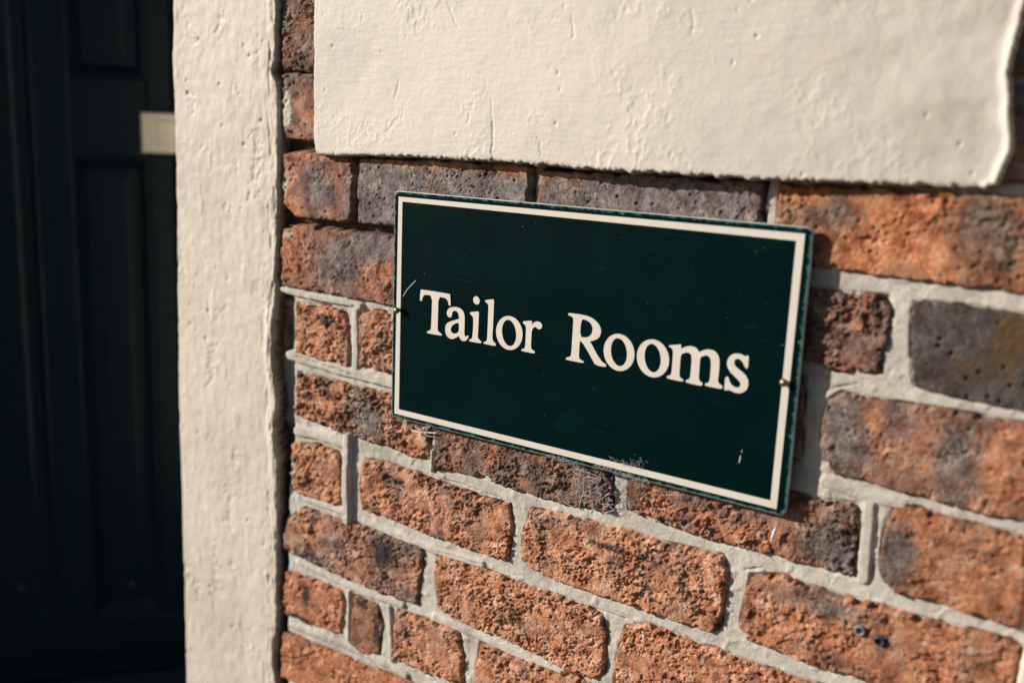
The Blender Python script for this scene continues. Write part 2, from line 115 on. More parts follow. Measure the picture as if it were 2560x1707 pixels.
'letters':[[[[[40.29,148.35],[79.33,148.18],[80.0,147.66],[81.14,136.56],[80.4,135.77],[79.09,135.68],[78.29,136.62],[77.3,139.96],[75.57,142.17],[72.23,143.22],[64.23,143.34],[64.37,124.29],[64.17,109.3],[64.92,106.59],[67.32,105.17],[69.58,104.36],[70.28,103.58],[69.99,102.21],[49.9,102.08],[49.41,103.08],[50.07,104.24],[52.77,105.17],[54.55,106.49],[55.38,108.92],[55.53,123.09],[55.95,143.35],[46.23,143.36],[43.99,142.03],[42.57,139.91],[41.86,136.73],[40.97,135.73],[39.37,135.79],[38.77,136.6],[39.52,147.29]]]],[[[[76.23,128.96],[77.57,131.75],[80.79,134.17],[85.67,135.33],[91.11,135.53],[95.48,134.39],[98.61,131.54],[100.05,127.43],[100.37,118.85],[100.12,111.02],[100.57,107.62],[101.71,106.06],[103.52,106.76],[104.56,107.69],[105.75,107.52],[106.01,106.27],[104.71,103.73],[102.09,101.6],[98.88,100.68],[96.13,101.57],[94.44,103.23],[93.25,105.84],[90.07,103.27],[85.76,101.05],[81.92,100.65],[78.0,102.08],[75.46,105.22],[74.42,109.9],[74.84,113.91],[76.96,116.84],[80.74,119.12],[86.16,121.18],[92.41,123.35],[92.78,125.13],[91.9,128.47],[90.19,130.83],[87.12,131.37],[84.74,130.71],[83.47,129.32],[83.23,126.86],[82.76,124.62],[81.15,123.36],[78.95,123.49],[77.25,124.74],[76.2,126.34]],[[92.75,119.93],[88.45,118.2],[84.7,115.93],[82.59,113.27],[81.92,110.55],[82.76,108.49],[85.0,107.07],[87.75,107.03],[90.98,108.38],[93.1,110.17]]]],[[[[118.93,145.74],[118.77,144.41],[118.22,143.23],[117.33,142.31],[116.17,141.73],[114.87,141.56],[113.56,141.81],[112.35,142.46],[111.37,143.45],[110.72,144.67],[110.46,146.01],[110.62,147.34],[111.18,148.52],[112.08,149.44],[113.23,150.01],[114.53,150.18],[115.85,149.92],[117.05,149.27],[118.02,148.29],[118.67,147.07]]],[[[106.86,131.79],[107.57,132.74],[117.36,134.91],[118.44,134.21],[118.47,128.25],[118.17,114.52],[117.89,108.47],[118.82,106.46],[120.67,105.19],[122.61,104.28],[122.87,103.03],[122.17,101.98],[106.93,101.81],[106.68,102.82],[107.39,103.88],[109.71,104.83],[110.93,106.57],[111.37,111.81],[111.61,124.73],[110.95,128.07],[109.08,129.52],[107.01,130.78]]]],[[[[125.79,147.04],[126.59,147.82],[136.04,149.86],[137.09,149.49],[137.18,142.62],[136.86,118.94],[136.51,110.39],[137.37,107.29],[139.2,105.69],[141.11,104.71],[141.37,103.47],[141.02,102.05],[125.76,102.1],[125.5,103.26],[126.1,104.12],[128.59,104.93],[129.97,106.85],[130.18,112.01],[130.33,133.27],[130.38,141.73],[129.55,144.15],[127.74,145.18],[125.83,146.03]]]],[[[[173.97,119.08],[173.76,115.21],[172.74,111.48],[170.96,108.08],[168.51,105.16],[165.51,102.88],[162.1,101.36],[158.44,100.67],[154.74,100.86],[151.16,101.93],[147.9,103.81],[145.12,106.43],[142.98,109.64],[141.57,113.28],[140.98,117.17],[141.23,121.1],[142.31,124.87],[144.15,128.29],[146.67,131.19],[149.73,133.42],[153.17,134.87],[156.82,135.48],[160.49,135.23],[164.01,134.12],[167.2,132.22],[169.91,129.63],[172.0,126.46],[173.38,122.89]],[[166.25,117.27],[166.18,114.33],[165.66,111.59],[164.72,109.16],[163.42,107.18],[161.81,105.74],[159.97,104.93],[158.0,104.77],[155.99,105.29],[154.05,106.45],[152.27,108.21],[150.75,110.47],[149.56,113.11],[148.77,116.01],[148.41,119.01],[148.5,121.97],[149.04,124.73],[149.99,127.15],[151.32,129.12],[152.94,130.53],[154.78,131.31],[156.75,131.44],[158.75,130.9],[160.67,129.72],[162.43,127.97],[163.93,125.73],[165.1,123.11],[165.89,120.24]]]],[[[[173.65,131.73],[174.3,132.48],[183.69,134.46],[184.59,134.09],[184.78,130.41],[187.09,133.21],[189.95,134.59],[193.35,134.66],[196.05,133.24],[196.95,130.91],[196.3,128.53],[194.05,127.05],[191.31,127.32],[189.47,128.86],[187.82,128.62],[185.95,126.87],[184.8,124.23],[184.58,115.1],[184.67,107.64],[185.76,105.73],[187.57,104.94],[189.38,104.22],[189.64,103.02],[189.21,101.87],[173.32,102.03],[173.06,103.16],[173.72,104.02],[175.88,104.77],[177.31,106.08],[177.76,109.07],[177.94,123.23],[177.54,127.31],[176.25,129.2],[174.01,130.46]]]],[[[[226.08,146.95],[226.83,148.05],[241.27,148.42],[250.45,147.69],[257.42,144.91],[262.19,140.67],[264.06,136.01],[263.46,131.49],[260.78,127.63],[256.41,125.19],[251.93,124.11],[255.61,119.89],[260.61,112.71],[265.46,107.52],[268.41,105.51],[271.28,104.5],[271.69,103.37],[270.91,101.65],[259.6,101.86],[256.49,106.06],[249.02,115.87],[243.22,122.19],[240.89,122.64],[240.86,113.59],[240.94,106.55],[242.21,104.74],[244.56,104.11],[246.57,103.43],[246.74,102.45],[245.87,101.6],[226.61,101.59],[225.97,102.61],[227.06,104.11],[229.95,104.98],[231.85,106.61],[232.22,110.21],[232.31,124.36],[232.63,142.45],[231.71,144.32],[229.33,145.19],[226.61,145.82]],[[241.31,144.06],[246.7,143.91],[251.37,142.09],[254.2,138.54],[254.68,134.65],[253.55,131.01],[251.09,128.36],[247.19,126.79],[240.88,126.64]]]],[[[[301.06,119.11],[300.93,115.19],[299.99,111.41],[298.28,107.96],[295.88,105.01],[292.9,102.7],[289.5,101.17],[285.84,100.48],[282.1,100.68],[278.47,101.77],[275.14,103.7],[272.28,106.36],[270.05,109.63],[268.55,113.33],[267.86,117.29],[268.03,121.28],[269.03,125.11],[270.82,128.58],[273.29,131.51],[276.32,133.76],[279.76,135.22],[283.42,135.83],[287.13,135.55],[290.7,134.42],[293.95,132.47],[296.74,129.83],[298.91,126.61],[300.38,122.98]],[[293.25,117.77],[293.23,114.86],[292.78,112.13],[291.92,109.71],[290.68,107.72],[289.12,106.26],[287.34,105.42],[285.4,105.22],[283.42,105.68],[281.49,106.79],[279.7,108.49],[278.16,110.69],[276.93,113.29],[276.09,116.14],[275.67,119.11],[275.69,122.03],[276.16,124.78],[277.05,127.2],[278.31,129.17],[279.88,130.6],[281.67,131.42],[283.6,131.59],[285.58,131.1],[287.49,129.97],[289.25,128.28],[290.78,126.09],[291.99,123.52],[292.83,120.7]]]],[[[[336.94,119.31],[336.83,115.39],[335.91,111.6],[334.21,108.14],[331.81,105.16],[328.83,102.84],[325.42,101.28],[321.74,100.56],[317.98,100.74],[314.32,101.81],[310.96,103.72],[308.07,106.36],[305.81,109.62],[304.28,113.32],[303.56,117.28],[303.71,121.28],[304.69,125.12],[306.47,128.6],[308.94,131.55],[311.98,133.83],[315.43,135.31],[319.11,135.94],[322.84,135.69],[326.44,134.57],[329.72,132.65],[332.53,130.02],[334.74,126.81],[336.23,123.18]],[[328.53,117.99],[328.54,115.09],[328.12,112.35],[327.31,109.92],[326.13,107.92],[324.65,106.44],[322.93,105.57],[321.07,105.35],[319.15,105.79],[317.28,106.87],[315.55,108.54],[314.04,110.72],[312.84,113.3],[312.0,116.14],[311.57,119.1],[311.57,122.02],[312.0,124.77],[312.83,127.2],[314.03,129.19],[315.53,130.64],[317.25,131.49],[319.11,131.68],[321.02,131.21],[322.88,130.12],[324.59,128.44],[326.08,126.28],[327.27,123.73],[328.1,120.92]]]],[[[[335.62,132.45],[336.39,133.14],[344.47,134.76],[346.75,135.58],[347.82,134.9],[347.79,131.32],[351.15,133.72],[355.56,135.34],[360.07,135.48],[363.66,134.27],[365.61,131.13],[369.18,133.55],[373.98,135.23],[378.88,135.26],[382.44,133.51],[385.0,129.77],[385.96,125.32],[386.05,115.15],[385.79,109.07],[386.37,106.85],[388.24,105.5],[390.45,104.78],[390.66,103.42],[389.75,101.58],[374.09,101.86],[373.61,102.91],[374.11,104.03],[376.5,105.11],[377.84,106.75],[378.1,111.93],[378.02,122.16],[377.15,126.65],[375.48,128.98],[372.96,129.69],[370.1,128.49],[366.97,126.68],[367.23,117.56],[367.22,109.12],[367.78,105.92],[369.57,104.82],[371.22,104.17],[371.33,102.78],[370.39,100.92],[355.24,101.55],[354.55,102.66],[355.06,103.89],[357.51,104.88],[358.88,106.73],[359.0,111.47],[359.17,121.86],[358.56,126.92],[356.78,128.98],[354.03,129.29],[351.08,128.26],[348.18,126.48],[348.02,118.14],[348.05,108.66],[348.48,105.88],[350.23,104.47],[352.31,103.88],[352.4,102.76],[351.47,101.64],[336.2,102.03],[335.48,103.25],[336.22,104.53],[338.54,105.31],[339.98,106.8],[340.26,111.14],[340.3,122.57],[340.24,127.3],[339.41,130.01],[337.58,131.14],[335.69,131.61]]]],[[[[412.02,135.22],[412.49,134.2],[412.55,125.14],[411.72,123.91],[410.57,124.08],[408.96,126.36],[406.77,129.65],[404.08,131.21],[401.62,131.08],[399.67,129.4],[399.44,126.61],[401.09,124.14],[404.61,121.99],[409.09,119.55],[412.39,116.46],[414.05,112.64],[414.09,108.08],[412.37,104.1],[408.8,101.61],[405.07,100.66],[400.72,101.07],[396.75,102.38],[394.44,101.22],[392.67,101.46],[392.36,102.8],[392.28,111.6],[392.9,113.37],[394.49,114.01],[395.55,112.9],[397.12,109.21],[399.77,106.44],[403.22,105.4],[406.27,106.5],[407.22,108.69],[406.55,110.87],[403.96,113.17],[399.41,116.06],[395.78,119.12],[393.34,122.85],[392.74,126.43],[393.81,130.74],[396.41,133.9],[400.54,135.74],[404.8,135.88],[408.19,134.87],[409.64,134.47],[410.95,135.59]]]]],
'web':{'region':[[234.89,-3.45],[261.41,-4.05],[285.57,-4.29],[290.44,-17.63],[286.71,-44.88],[272.28,-46.38],[255.88,-46.86],[240.83,-46.92],[227.22,-46.56],[236.06,-23.31]],
'strands':[[[237.91,-5.0],[241.78,-6.71],[253.42,-7.36],[266.59,-8.72],[270.28,-9.32]],[[238.68,-10.76],[248.76,-12.14],[250.21,-15.5],[250.7,-23.54],[249.88,-30.44],[247.04,-38.6],[245.15,-48.84]],[[249.88,-30.44],[257.94,-26.99],[264.17,-21.78],[266.35,-17.58],[270.07,-12.3],[270.19,-7.88],[268.8,-5.28]],[[250.14,-14.4],[258.65,-12.04],[263.43,-10.19]],[[258.74,-13.5],[266.3,-16.86],[269.03,-21.35]],[[249.99,-32.27],[256.68,-33.23],[261.2,-39.54],[261.16,-45.51]],[[256.68,-33.23],[257.99,-27.72]],[[263.58,-38.2],[271.33,-31.83],[280.44,-22.98]],[[266.35,-17.58],[266.72,-23.38],[267.59,-30.54]],[[270.11,-38.05],[279.67,-35.64],[284.46,-35.17]],[[271.33,-31.83],[273.54,-40.88],[277.02,-44.42],[283.27,-41.35],[286.22,-37.66]],[[273.54,-40.88],[279.72,-36.36],[283.91,-38.98]],[[327.8,-9.3],[333.68,-7.16],[335.0,-4.73]],[[335.5,-11.32],[343.59,-9.68],[349.3,-6.88],[353.03,-7.37]],[[332.2,-7.52],[333.94,-10.63]],[[340.98,-4.69],[342.5,-9.95]],[[356.93,-5.71],[357.67,-10.42]],[[372.31,-3.33],[369.34,-11.0]],[[315.31,-15.91],[318.77,-10.77]],[[227.22,-46.56],[234.12,-47.86],[240.09,-48.61]],[[219.94,-39.26],[224.72,-32.79]],[[244.75,-42.17],[249.56,-38.73],[256.68,-33.23]],[[253.42,-7.36],[254.91,-11.44],[261.07,-11.48],[267.53,-10.69],[270.16,-13.74]]],
'fuzz':[[[207.29,0.19],[214.13,0.96],[222.7,0.1],[232.84,-0.08],[244.52,-0.03]],[[266.53,1.3],[272.04,3.28],[280.06,2.94],[291.97,2.09],[303.78,0.54],[319.13,0.6],[326.74,0.28]],[[282.53,13.57],[291.2,13.36],[302.9,13.14],[310.37,16.24],[320.81,19.29]],[[295.25,11.42],[309.06,13.12],[319.82,12.04]]]},'straw':[[[19.48,-0.35],[21.42,-8.23],[28.52,-11.38],[37.83,-11.75],[50.41,-9.6],[60.59,-8.39]],[[37.83,-11.75],[43.43,-5.58],[50.21,-2.38]],[[57.47,1.8],[49.16,-5.77],[45.93,-13.26]],[[31.87,-5.2],[40.61,-7.98],[49.37,-13.45],[56.21,-13.38]]],
'scratch':[[[14.87,137.31],[19.39,144.12],[24.5,149.62],[32.96,157.25]],[[12.35,64.37],[14.09,66.49],[12.84,69.5]]],
'fleck':[[413.76,50.74],[412.78,45.59],[411.98,38.33]],
'fluff':[[449.91,-7.25],[449.06,-13.18],[446.41,-22.5],[444.74,-30.45]],
'plugs':[[529.63,-86.22],[546.49,-90.1]],
'screws':[[10.52,122.14],[446.81,118.23]]}
YB = 12.0                                    # plane of the brick faces, mm behind the face of the sign

# ------------------------------------------------------------------ noise
def _h(ix, iz, seed):
    n = (ix.astype(np.int64) * 374761393 + iz.astype(np.int64) * 668265263 + seed * 974711 + 1013904223) & 0xffffffff
    n = ((n ^ (n >> 13)) * 1274126177) & 0xffffffff
    n = ((n ^ (n >> 16)) * 2246822519) & 0xffffffff
    return (n ^ (n >> 15)) & 0xffffffff

def vn(x, z, s, seed=0, sz=None):
    """gradient noise, about -1..1, feature size s"""
    x = x / s; z = z / (sz or s)
    ix = np.floor(x); iz = np.floor(z)
    fx = x - ix; fz = z - iz
    u = fx * fx * fx * (fx * (fx * 6 - 15) + 10); v = fz * fz * fz * (fz * (fz * 6 - 15) + 10)
    def g(dx, dz):
        a = _h(ix + dx, iz + dz, seed) * (2 * math.pi / 4294967296.)
        return np.cos(a) * (fx - dx) + np.sin(a) * (fz - dz)
    a = g(0, 0); b = g(1, 0); c = g(0, 1); d = g(1, 1)
    return ((a + (b - a) * u) * (1 - v) + (c + (d - c) * u) * v) * 1.5

def fbm(x, z, s, seed=0, n=4, sz=None):
    t = 0; a = 1; k = 1.
    for i in range(n):
        t = t + a * vn(x, z, s * k, seed + i * 17, sz * k if sz else None); a *= .55; k *= .48
    return t

def worley(x, z, s, seed=0):
    x = x / s; z = z / s
    ix = np.floor(x); iz = np.floor(z)
    best = np.full(x.shape, 9.)
    for dx in (-1, 0, 1):
        for dz in (-1, 0, 1):
            h1 = _h(ix + dx, iz + dz, seed) / 4294967296.; h2 = _h(ix + dx, iz + dz, seed + 77) / 4294967296.
            best = np.minimum(best, (ix + dx + h1 - x) ** 2 + (iz + dz + h2 - z) ** 2)
    return np.sqrt(best)

def ss(a, b, x):
    t = np.clip((x - a) / (b - a), 0, 1)
    return t * t * (3 - 2 * t)

def sdf(x, z, poly):
    """signed distance to a polygon, positive inside"""
    p = np.array(poly, float); n = len(p)
    best = np.full(x.shape, 1e18); ins = np.zeros(x.shape, bool)
    for i in range(n):
        ax, az = p[i]; bx, bz = p[(i + 1) % n]
        ex = bx - ax; ez = bz - az
        t = np.clip(((x - ax) * ex + (z - az) * ez) / (ex * ex + ez * ez + 1e-9), 0, 1)
        best = np.minimum(best, (x - ax - t * ex) ** 2 + (z - az - t * ez) ** 2)
        if az != bz:
            ins ^= ((az > z) != (bz > z)) & (x < ex * (z - az) / (ez if ez else 1e-9) + ax)
    return np.sqrt(best) * np.where(ins, 1, -1)

def pline(x, z, pts):
    best = np.full(x.shape, 1e18)
    for (ax, az), (bx, bz) in zip(pts[:-1], pts[1:]):
        ex = bx - ax; ez = bz - az
        t = np.clip(((x - ax) * ex + (z - az) * ez) / (ex * ex + ez * ez + 1e-9), 0, 1)
        best = np.minimum(best, (x - ax - t * ex) ** 2 + (z - az - t * ez) ** 2)
    return np.sqrt(best)

# ------------------------------------------------------------------ objects
def link(name, me, mat=None, parent=None, loc=None):
    o = bpy.data.objects.new(name, me)
    C.objects.link(o)
    if mat is not None and me is not None:
        if isinstance(mat, (list, tuple)):
            for q in mat: me.materials.append(q)
        else:
            me.materials.append(mat)
    if parent is not None: o.parent = parent
    if loc is not None: o.location = loc
    return o

def tag(o, label=None, cat=None, group=None, kind=None):
    if label: o['label'] = label
    if cat: o['category'] = cat
    if group: o['group'] = group
    if kind: o['kind'] = kind
    return o

def thing(name, label, cat, loc=(0, 0, 0), group=None):
    return tag(link(name, None, loc=loc), label, cat, group)

def np_mesh(name, V, F4, smooth=True, attrs=None):
    me = bpy.data.meshes.new(name)
    nf = len(F4)
    me.vertices.add(len(V)); me.vertices.foreach_set('co', np.ascontiguousarray(V, np.float32).ravel())
    me.loops.add(nf * 4); me.loops.foreach_set('vertex_index', np.ascontiguousarray(F4, np.int32).ravel())
    me.polygons.add(nf); me.polygons.foreach_set('loop_start', np.arange(0, nf * 4, 4, dtype=np.int32))
    me.update(calc_edges=True)
    if smooth: me.polygons.foreach_set('use_smooth', np.ones(nf, bool))
    for k, a in (attrs or {}).items():
        at = me.attributes.new(k, 'FLOAT', 'POINT'); at.data.foreach_set('value', np.ascontiguousarray(a, np.float32))
    me.validate(); me.update()
    return me

def relief(name, X, Z, Y, keep, mat, parent=None, back=60., attrs=None, origin=None):
    """height field (mm) -> one mesh with closed rims going back into the wall"""
    nz, nx = X.shape
    idx = np.arange(nz * nx).reshape(nz, nx)
    k = keep[:-1, :-1] & keep[1:, :-1] & keep[:-1, 1:] & keep[1:, 1:]
    F = np.stack([idx[:-1, :-1][k], idx[:-1, 1:][k], idx[1:, 1:][k], idx[1:, :-1][k]], 1)
    used = np.zeros(nz * nx, bool); used[F.ravel()] = True
    mp = np.cumsum(used) - 1
    F = mp[F]
    V = np.stack([X.ravel()[used], Y.ravel()[used], Z.ravel()[used]], 1)
    E = np.concatenate([F[:, [0, 1]], F[:, [1, 2]], F[:, [2, 3]], F[:, [3, 0]]])
    key = np.sort(E, 1); kk = key[:, 0].astype(np.int64) * (len(V) + 1) + key[:, 1]
    u, inv, cnt = np.unique(kk, return_inverse=True, return_counts=True)
    rim = E[cnt[inv] == 1]
    rv = np.unique(rim); pos = np.full(len(V), -1); pos[rv] = len(V) + np.arange(len(rv))
    BV = V[rv].copy(); BV[:, 1] = np.maximum(back, BV[:, 1] + 1)
    F = np.concatenate([F, np.stack([rim[:, 1], rim[:, 0], pos[rim[:, 0]], pos[rim[:, 1]]], 1)])
    V = np.concatenate([V, BV])
    at = {q: np.concatenate([a.ravel()[used], a.ravel()[used][rv]]) for q, a in (attrs or {}).items()}
    org = np.array(origin if origin is not None else (0, 0, 0), float)
    me = np_mesh(name, (V - org) * .001, F, True, at)
    return link(name, me, mat, parent, tuple(org * .001))

def grid(x0, x1, z0, z1, res):
    return np.meshgrid(np.arange(x0, x1 + res, res), np.arange(z0, z1 + res, res))

def box_bm(bm, x0, x1, y0, y1, z0, z1, bev=0):
    vs = [bm.verts.new((x, y, z)) for z in (z0, z1) for y in (y0, y1) for x in (x0, x1)]
    fs = [bm.faces.new([vs[i] for i in q]) for q in ((0, 2, 3, 1), (4, 5, 7, 6), (0, 1, 5, 4), (2, 6, 7, 3), (0, 4, 6, 2), (1, 3, 7, 5))]
    if bev:
        bmesh.ops.bevel(bm, geom=list({e for f in fs for e in f.edges}), offset=bev, segments=2, affect='EDGES', profile=.5)

def bm_obj(name, bm, mat, parent=None, loc=None, smooth=False):
    me = bpy.data.meshes.new(name)
    bmesh.ops.recalc_face_normals(bm, faces=bm.faces)
    bm.to_mesh(me); bm.free()
    if smooth: me.shade_smooth()
    return link(name, me, mat, parent, loc)

def tube_bm(bm, pts, rad, n=4):
    P = [Vector(p) for p in pts]
    rings = []
    for i, p in enumerate(P):
        d = (P[min(i + 1, len(P) - 1)] - P[max(i - 1, 0)])
        d = d.normalized() if d.length > 1e-9 else Vector((0, 0, 1))
        a = d.orthogonal().normalized(); b = d.cross(a)
        r = rad[i] if isinstance(rad, (list, tuple)) else rad
        rings.append([bm.verts.new(p + (a * math.cos(t) + b * math.sin(t)) * r) for t in [2 * math.pi * k / n for k in range(n)]])
    for q, s in zip(rings[:-1], rings[1:]):
        for k in range(n):
            bm.faces.new((q[k], q[(k + 1) % n], s[(k + 1) % n], s[k]))

def lathe_bm(bm, prof, n=24):
    """profile (radius, y) about the y axis"""
    rings = []
    for r, y in prof:
        rings.append([bm.verts.new((max(r, 1e-6) * math.cos(t), y, max(r, 1e-6) * math.sin(t))) for t in [2 * math.pi * k / n for k in range(n)]])
    for q, s in zip(rings[:-1], rings[1:]):
        for k in range(n):
            bm.faces.new((q[k], q[(k + 1) % n], s[(k + 1) % n], s[k]))

# ------------------------------------------------------------------ materials
class NT:
    def __init__(self, name, rough=.8, spec=.3):
        self.m = bpy.data.materials.new(name); self.m.use_nodes = True
        self.t = self.m.node_tree; self.b = self.t.nodes['Principled BSDF']
        self.b.inputs['Roughness'].default_value = rough
        self.b.inputs['Specular IOR Level'].default_value = spec
        self.co = self.t.nodes.new('ShaderNodeTexCoord').outputs['Object']
    def n(self, t, **k):
        q = self.t.nodes.new('ShaderNode' + t)
        for a, v in k.items(): setattr(q, a, v)
        return q
    def l(self, a, b): self.t.links.new(a, b)
    def val(self, sock, v):
        if hasattr(v, 'default_value') or hasattr(v, 'is_output'): self.l(v, sock)
        else: sock.default_value = v
    def noise(self, scale, detail=4, rough=.55, vec=None, dist=0):
        q = self.n('TexNoise'); self.l(vec or self.co, q.inputs['Vector'])
        q.inputs['Scale'].default_value = scale; q.inputs['Detail'].default_value = detail
        q.inputs['Roughness'].default_value = rough; q.inputs['Distortion'].default_value = dist
        return q.outputs['Fac']
    def mapping(self, scale=(1, 1, 1), rot=(0, 0, 0), loc=(0, 0, 0)):
        q = self.n('Mapping'); self.l(self.co, q.inputs['Vector'])
        q.inputs['Scale'].default_value = scale; q.inputs['Rotation'].default_value = rot; q.inputs['Location'].default_value = loc
        return q.outputs[0]
    def ramp(self, f, stops):
        q = self.n('ValToRGB'); e = q.color_ramp.elements
        while len(e) < len(stops): e.new(.5)
        for s, (p, c) in zip(e, stops): s.position = p; s.color = (*c, 1) if len(c) == 3 else c
        self.l(f, q.inputs[0]); return q.outputs[0]
    def math(self, op, a, b=0, c=None, clamp=False):
        q = self.n('Math', operation=op, use_clamp=clamp); self.val(q.inputs[0], a); self.val(q.inputs[1], b)
        if c is not None: self.val(q.inputs[2], c)
        return q.outputs[0]
    def step(self, x, a, b):
        q = self.n('MapRange', interpolation_type='SMOOTHSTEP'); self.l(x, q.inputs[0])
        q.inputs[1].default_value = a; q.inputs[2].default_value = b
        return q.outputs[0]
    def mix(self, f, a, b):
        q = self.n('Mix', data_type='RGBA')
        self.val(q.inputs[0], f)
        for s, v in ((q.inputs[6], a), (q.inputs[7], b)):
            if isinstance(v, tuple): s.default_value = (*v, 1)
            else: self.l(v, s)
        return q.outputs[2]
    def attr(self, name):
        q = self.n('Attribute'); q.attribute_name = name; return q.outputs['Fac']
    def bump(self, h, strength, dist):
        q = self.n('Bump'); q.inputs['Strength'].default_value = strength; q.inputs['Distance'].default_value = dist
        self.l(h, q.inputs['Height']); self.l(q.outputs[0], self.b.inputs['Normal'])
    def col(self, c):
        if isinstance(c, tuple): self.b.inputs['Base Color'].default_value = (*c, 1)
        else: self.l(c, self.b.inputs['Base Color'])
        return self.m

def mat_brick():
    t = NT('brick', .92, .15)
    rnd = t.n('ObjectInfo').outputs['Random']
    off = t.n('VectorMath', operation='ADD'); t.l(t.co, off.inputs[0])
    cmb = t.n('CombineXYZ'); t.l(t.math('MULTIPLY', rnd, 7.), cmb.inputs[0]); t.l(t.math('MULTIPLY', rnd, 3.), cmb.inputs[2]); t.l(cmb.outputs[0], off.inputs[1])
    v = off.outputs[0]
    n1 = t.noise(55, 8, .62, v); n2 = t.noise(210, 6, .65, v); n3 = t.noise(620, 4, .6, v); n4 = t.noise(24, 4, .5, v); n5 = t.noise(1300, 2, .6, v)
    f = t.math('ADD', t.math('MULTIPLY', n1, .55), t.math('MULTIPLY', n2, .45))
    orange = t.ramp(f, [(.34, (.23, .082, .046)), (.44, (.50, .205, .105)), (.53, (.67, .335, .195)), (.63, (.86, .56, .40))])
    mauve = t.ramp(f, [(.34, (.085, .047, .037)), (.46, (.235, .138, .103)), (.54, (.39, .25, .19)), (.64, (.62, .45, .355))])
    grey = t.ramp(f, [(.34, (.075, .068, .068)), (.46, (.195, .175, .168)), (.55, (.30, .265, .245)), (.65, (.53, .41, .33))])
    ch = t.math('ADD', t.attr('char'), t.math('ADD', t.math('MULTIPLY', t.math('SUBTRACT', n2, .5), 1.7), t.math('MULTIPLY', t.math('SUBTRACT', n4, .5), 1.5)))
    c = t.mix(t.step(ch, .16, .60), orange, mauve)
    c = t.mix(t.step(ch, .52, .95), c, grey)
    och = t.math('ADD', t.attr('ochre'), t.math('MULTIPLY', t.math('SUBTRACT', n1, .5), 1.2))
    c = t.mix(t.math('MULTIPLY', t.step(och, .3, .8), .8), c, (.30, .17, .065))
    c = t.mix(t.math('MULTIPLY', t.step(n3, .60, .72), .6), c, (.70, .48, .34))
    c = t.mix(t.math('MULTIPLY', t.step(n3, .43, .34), .75), c, (.055, .028, .022))
    n6 = t.noise(33, 7, .68, v)
    c = t.mix(t.math('MULTIPLY', t.step(t.math('ADD', t.math('MULTIPLY', n6, .6), t.math('MULTIPLY', n3, .4)), .50, .60), .68), c, (.075, .042, .034))     # grime burnt and weathered into the face
    tone = t.n('Attribute', attribute_type='OBJECT'); tone.attribute_name = 'tone'
    c = t.mix(1., c, tone.outputs['Color']); c.node.blend_type = 'MULTIPLY'
    so = t.math('ADD', t.attr('soot'), t.math('MULTIPLY', t.math('SUBTRACT', n2, .5), 1.6))
    c = t.mix(t.math('MULTIPLY', t.step(so, .35, .75), .9), c, (.030, .026, .028))
    pa = t.math('ADD', t.attr('paint'), t.math('MULTIPLY', t.math('SUBTRACT', n2, .5), .9))
    c = t.mix(t.math('MULTIPLY', t.step(pa, .42, .62), .9), c, (.68, .61, .52))
    t.bump(t.math('ADD', n3, t.math('MULTIPLY', n5, .6)), .8, .0016)
    return t.col(c)

def mat_mortar():
    t = NT('mortar', .95, .1)
    n1 = t.noise(45, 6, .6); n2 = t.noise(420, 5, .7); n3 = t.noise(1500, 3, .6)
    c = t.ramp(t.math('ADD', t.math('MULTIPLY', n1, .6), t.math('MULTIPLY', n2, .4)), [(.32, (.47, .425, .365)), (.5, (.62, .57, .495)), (.68, (.74, .69, .615))])
    c = t.mix(t.math('MULTIPLY', t.step(n3, .60, .72), .35), c, (.30, .25, .18))
    c = t.mix(t.math('MULTIPLY', t.step(n2, .64, .74), .4), c, (.76, .70, .60))
    n4 = t.noise(17, 7, .7)
    c = t.mix(t.math('MULTIPLY', t.step(t.math('ADD', t.math('MULTIPLY', n4, .7), t.math('MULTIPLY', n2, .3)), .50, .64), .5), c, (.27, .235, .19))
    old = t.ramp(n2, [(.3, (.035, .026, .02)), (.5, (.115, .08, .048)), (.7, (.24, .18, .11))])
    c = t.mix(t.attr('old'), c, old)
    pa = t.math('ADD', t.attr('paint'), t.math('MULTIPLY', t.math('SUBTRACT', n1, .5), .9))
    c = t.mix(t.step(pa, .42, .6), c, (.60, .68, .70))
    t.bump(t.math('ADD', n2, t.math('MULTIPLY', n3, .8)), .8, .0014)
    return t.col(c)

def mat_cream(name, base, dirt):
    t = NT(name, .62, .35)
    n1 = t.noise(7, 5, .6); n2 = t.noise(60, 6, .6); n3 = t.noise(500, 4, .6)
    f = t.math('ADD', t.math('MULTIPLY', n1, .65), t.math('MULTIPLY', n2, .35))
    c = t.ramp(f, [(.32, tuple(v * .86 for v in base)), (.52, base), (.7, tuple(min(1, v * 1.06) for v in base))])
    d = t.attr('dirt')
    c = t.mix(t.math('MULTIPLY', d, t.step(n2, .3, .6)), c, dirt)
    c = t.mix(t.math('MULTIPLY', t.step(n3, .69, .76), .5), c, (.36, .29, .2))
    c = t.mix(t.attr('bare_shade'), c, t.ramp(n2, [(.35, (.02, .016, .012)), (.65, (.12, .09, .06))]))  # raw unpainted edge; its dark colour also stands in for gap shade
    t.bump(n3, .25, .0008)
    return t.col(c)

def mat_plain(name, c, rough=.5, spec=.5, metal=0, bump=0, scale=300, vary=.12):
    t = NT(name, rough, spec)
    t.b.inputs['Metallic'].default_value = metal
    n1 = t.noise(scale * .15, 5, .6)
    cc = t.ramp(n1, [(.3, tuple(v * (1 - vary) for v in c)), (.7, tuple(min(1, v * (1 + vary)) for v in c))])
    if bump: t.bump(t.noise(scale, 4, .6), bump, .0008)
    return t.col(cc)

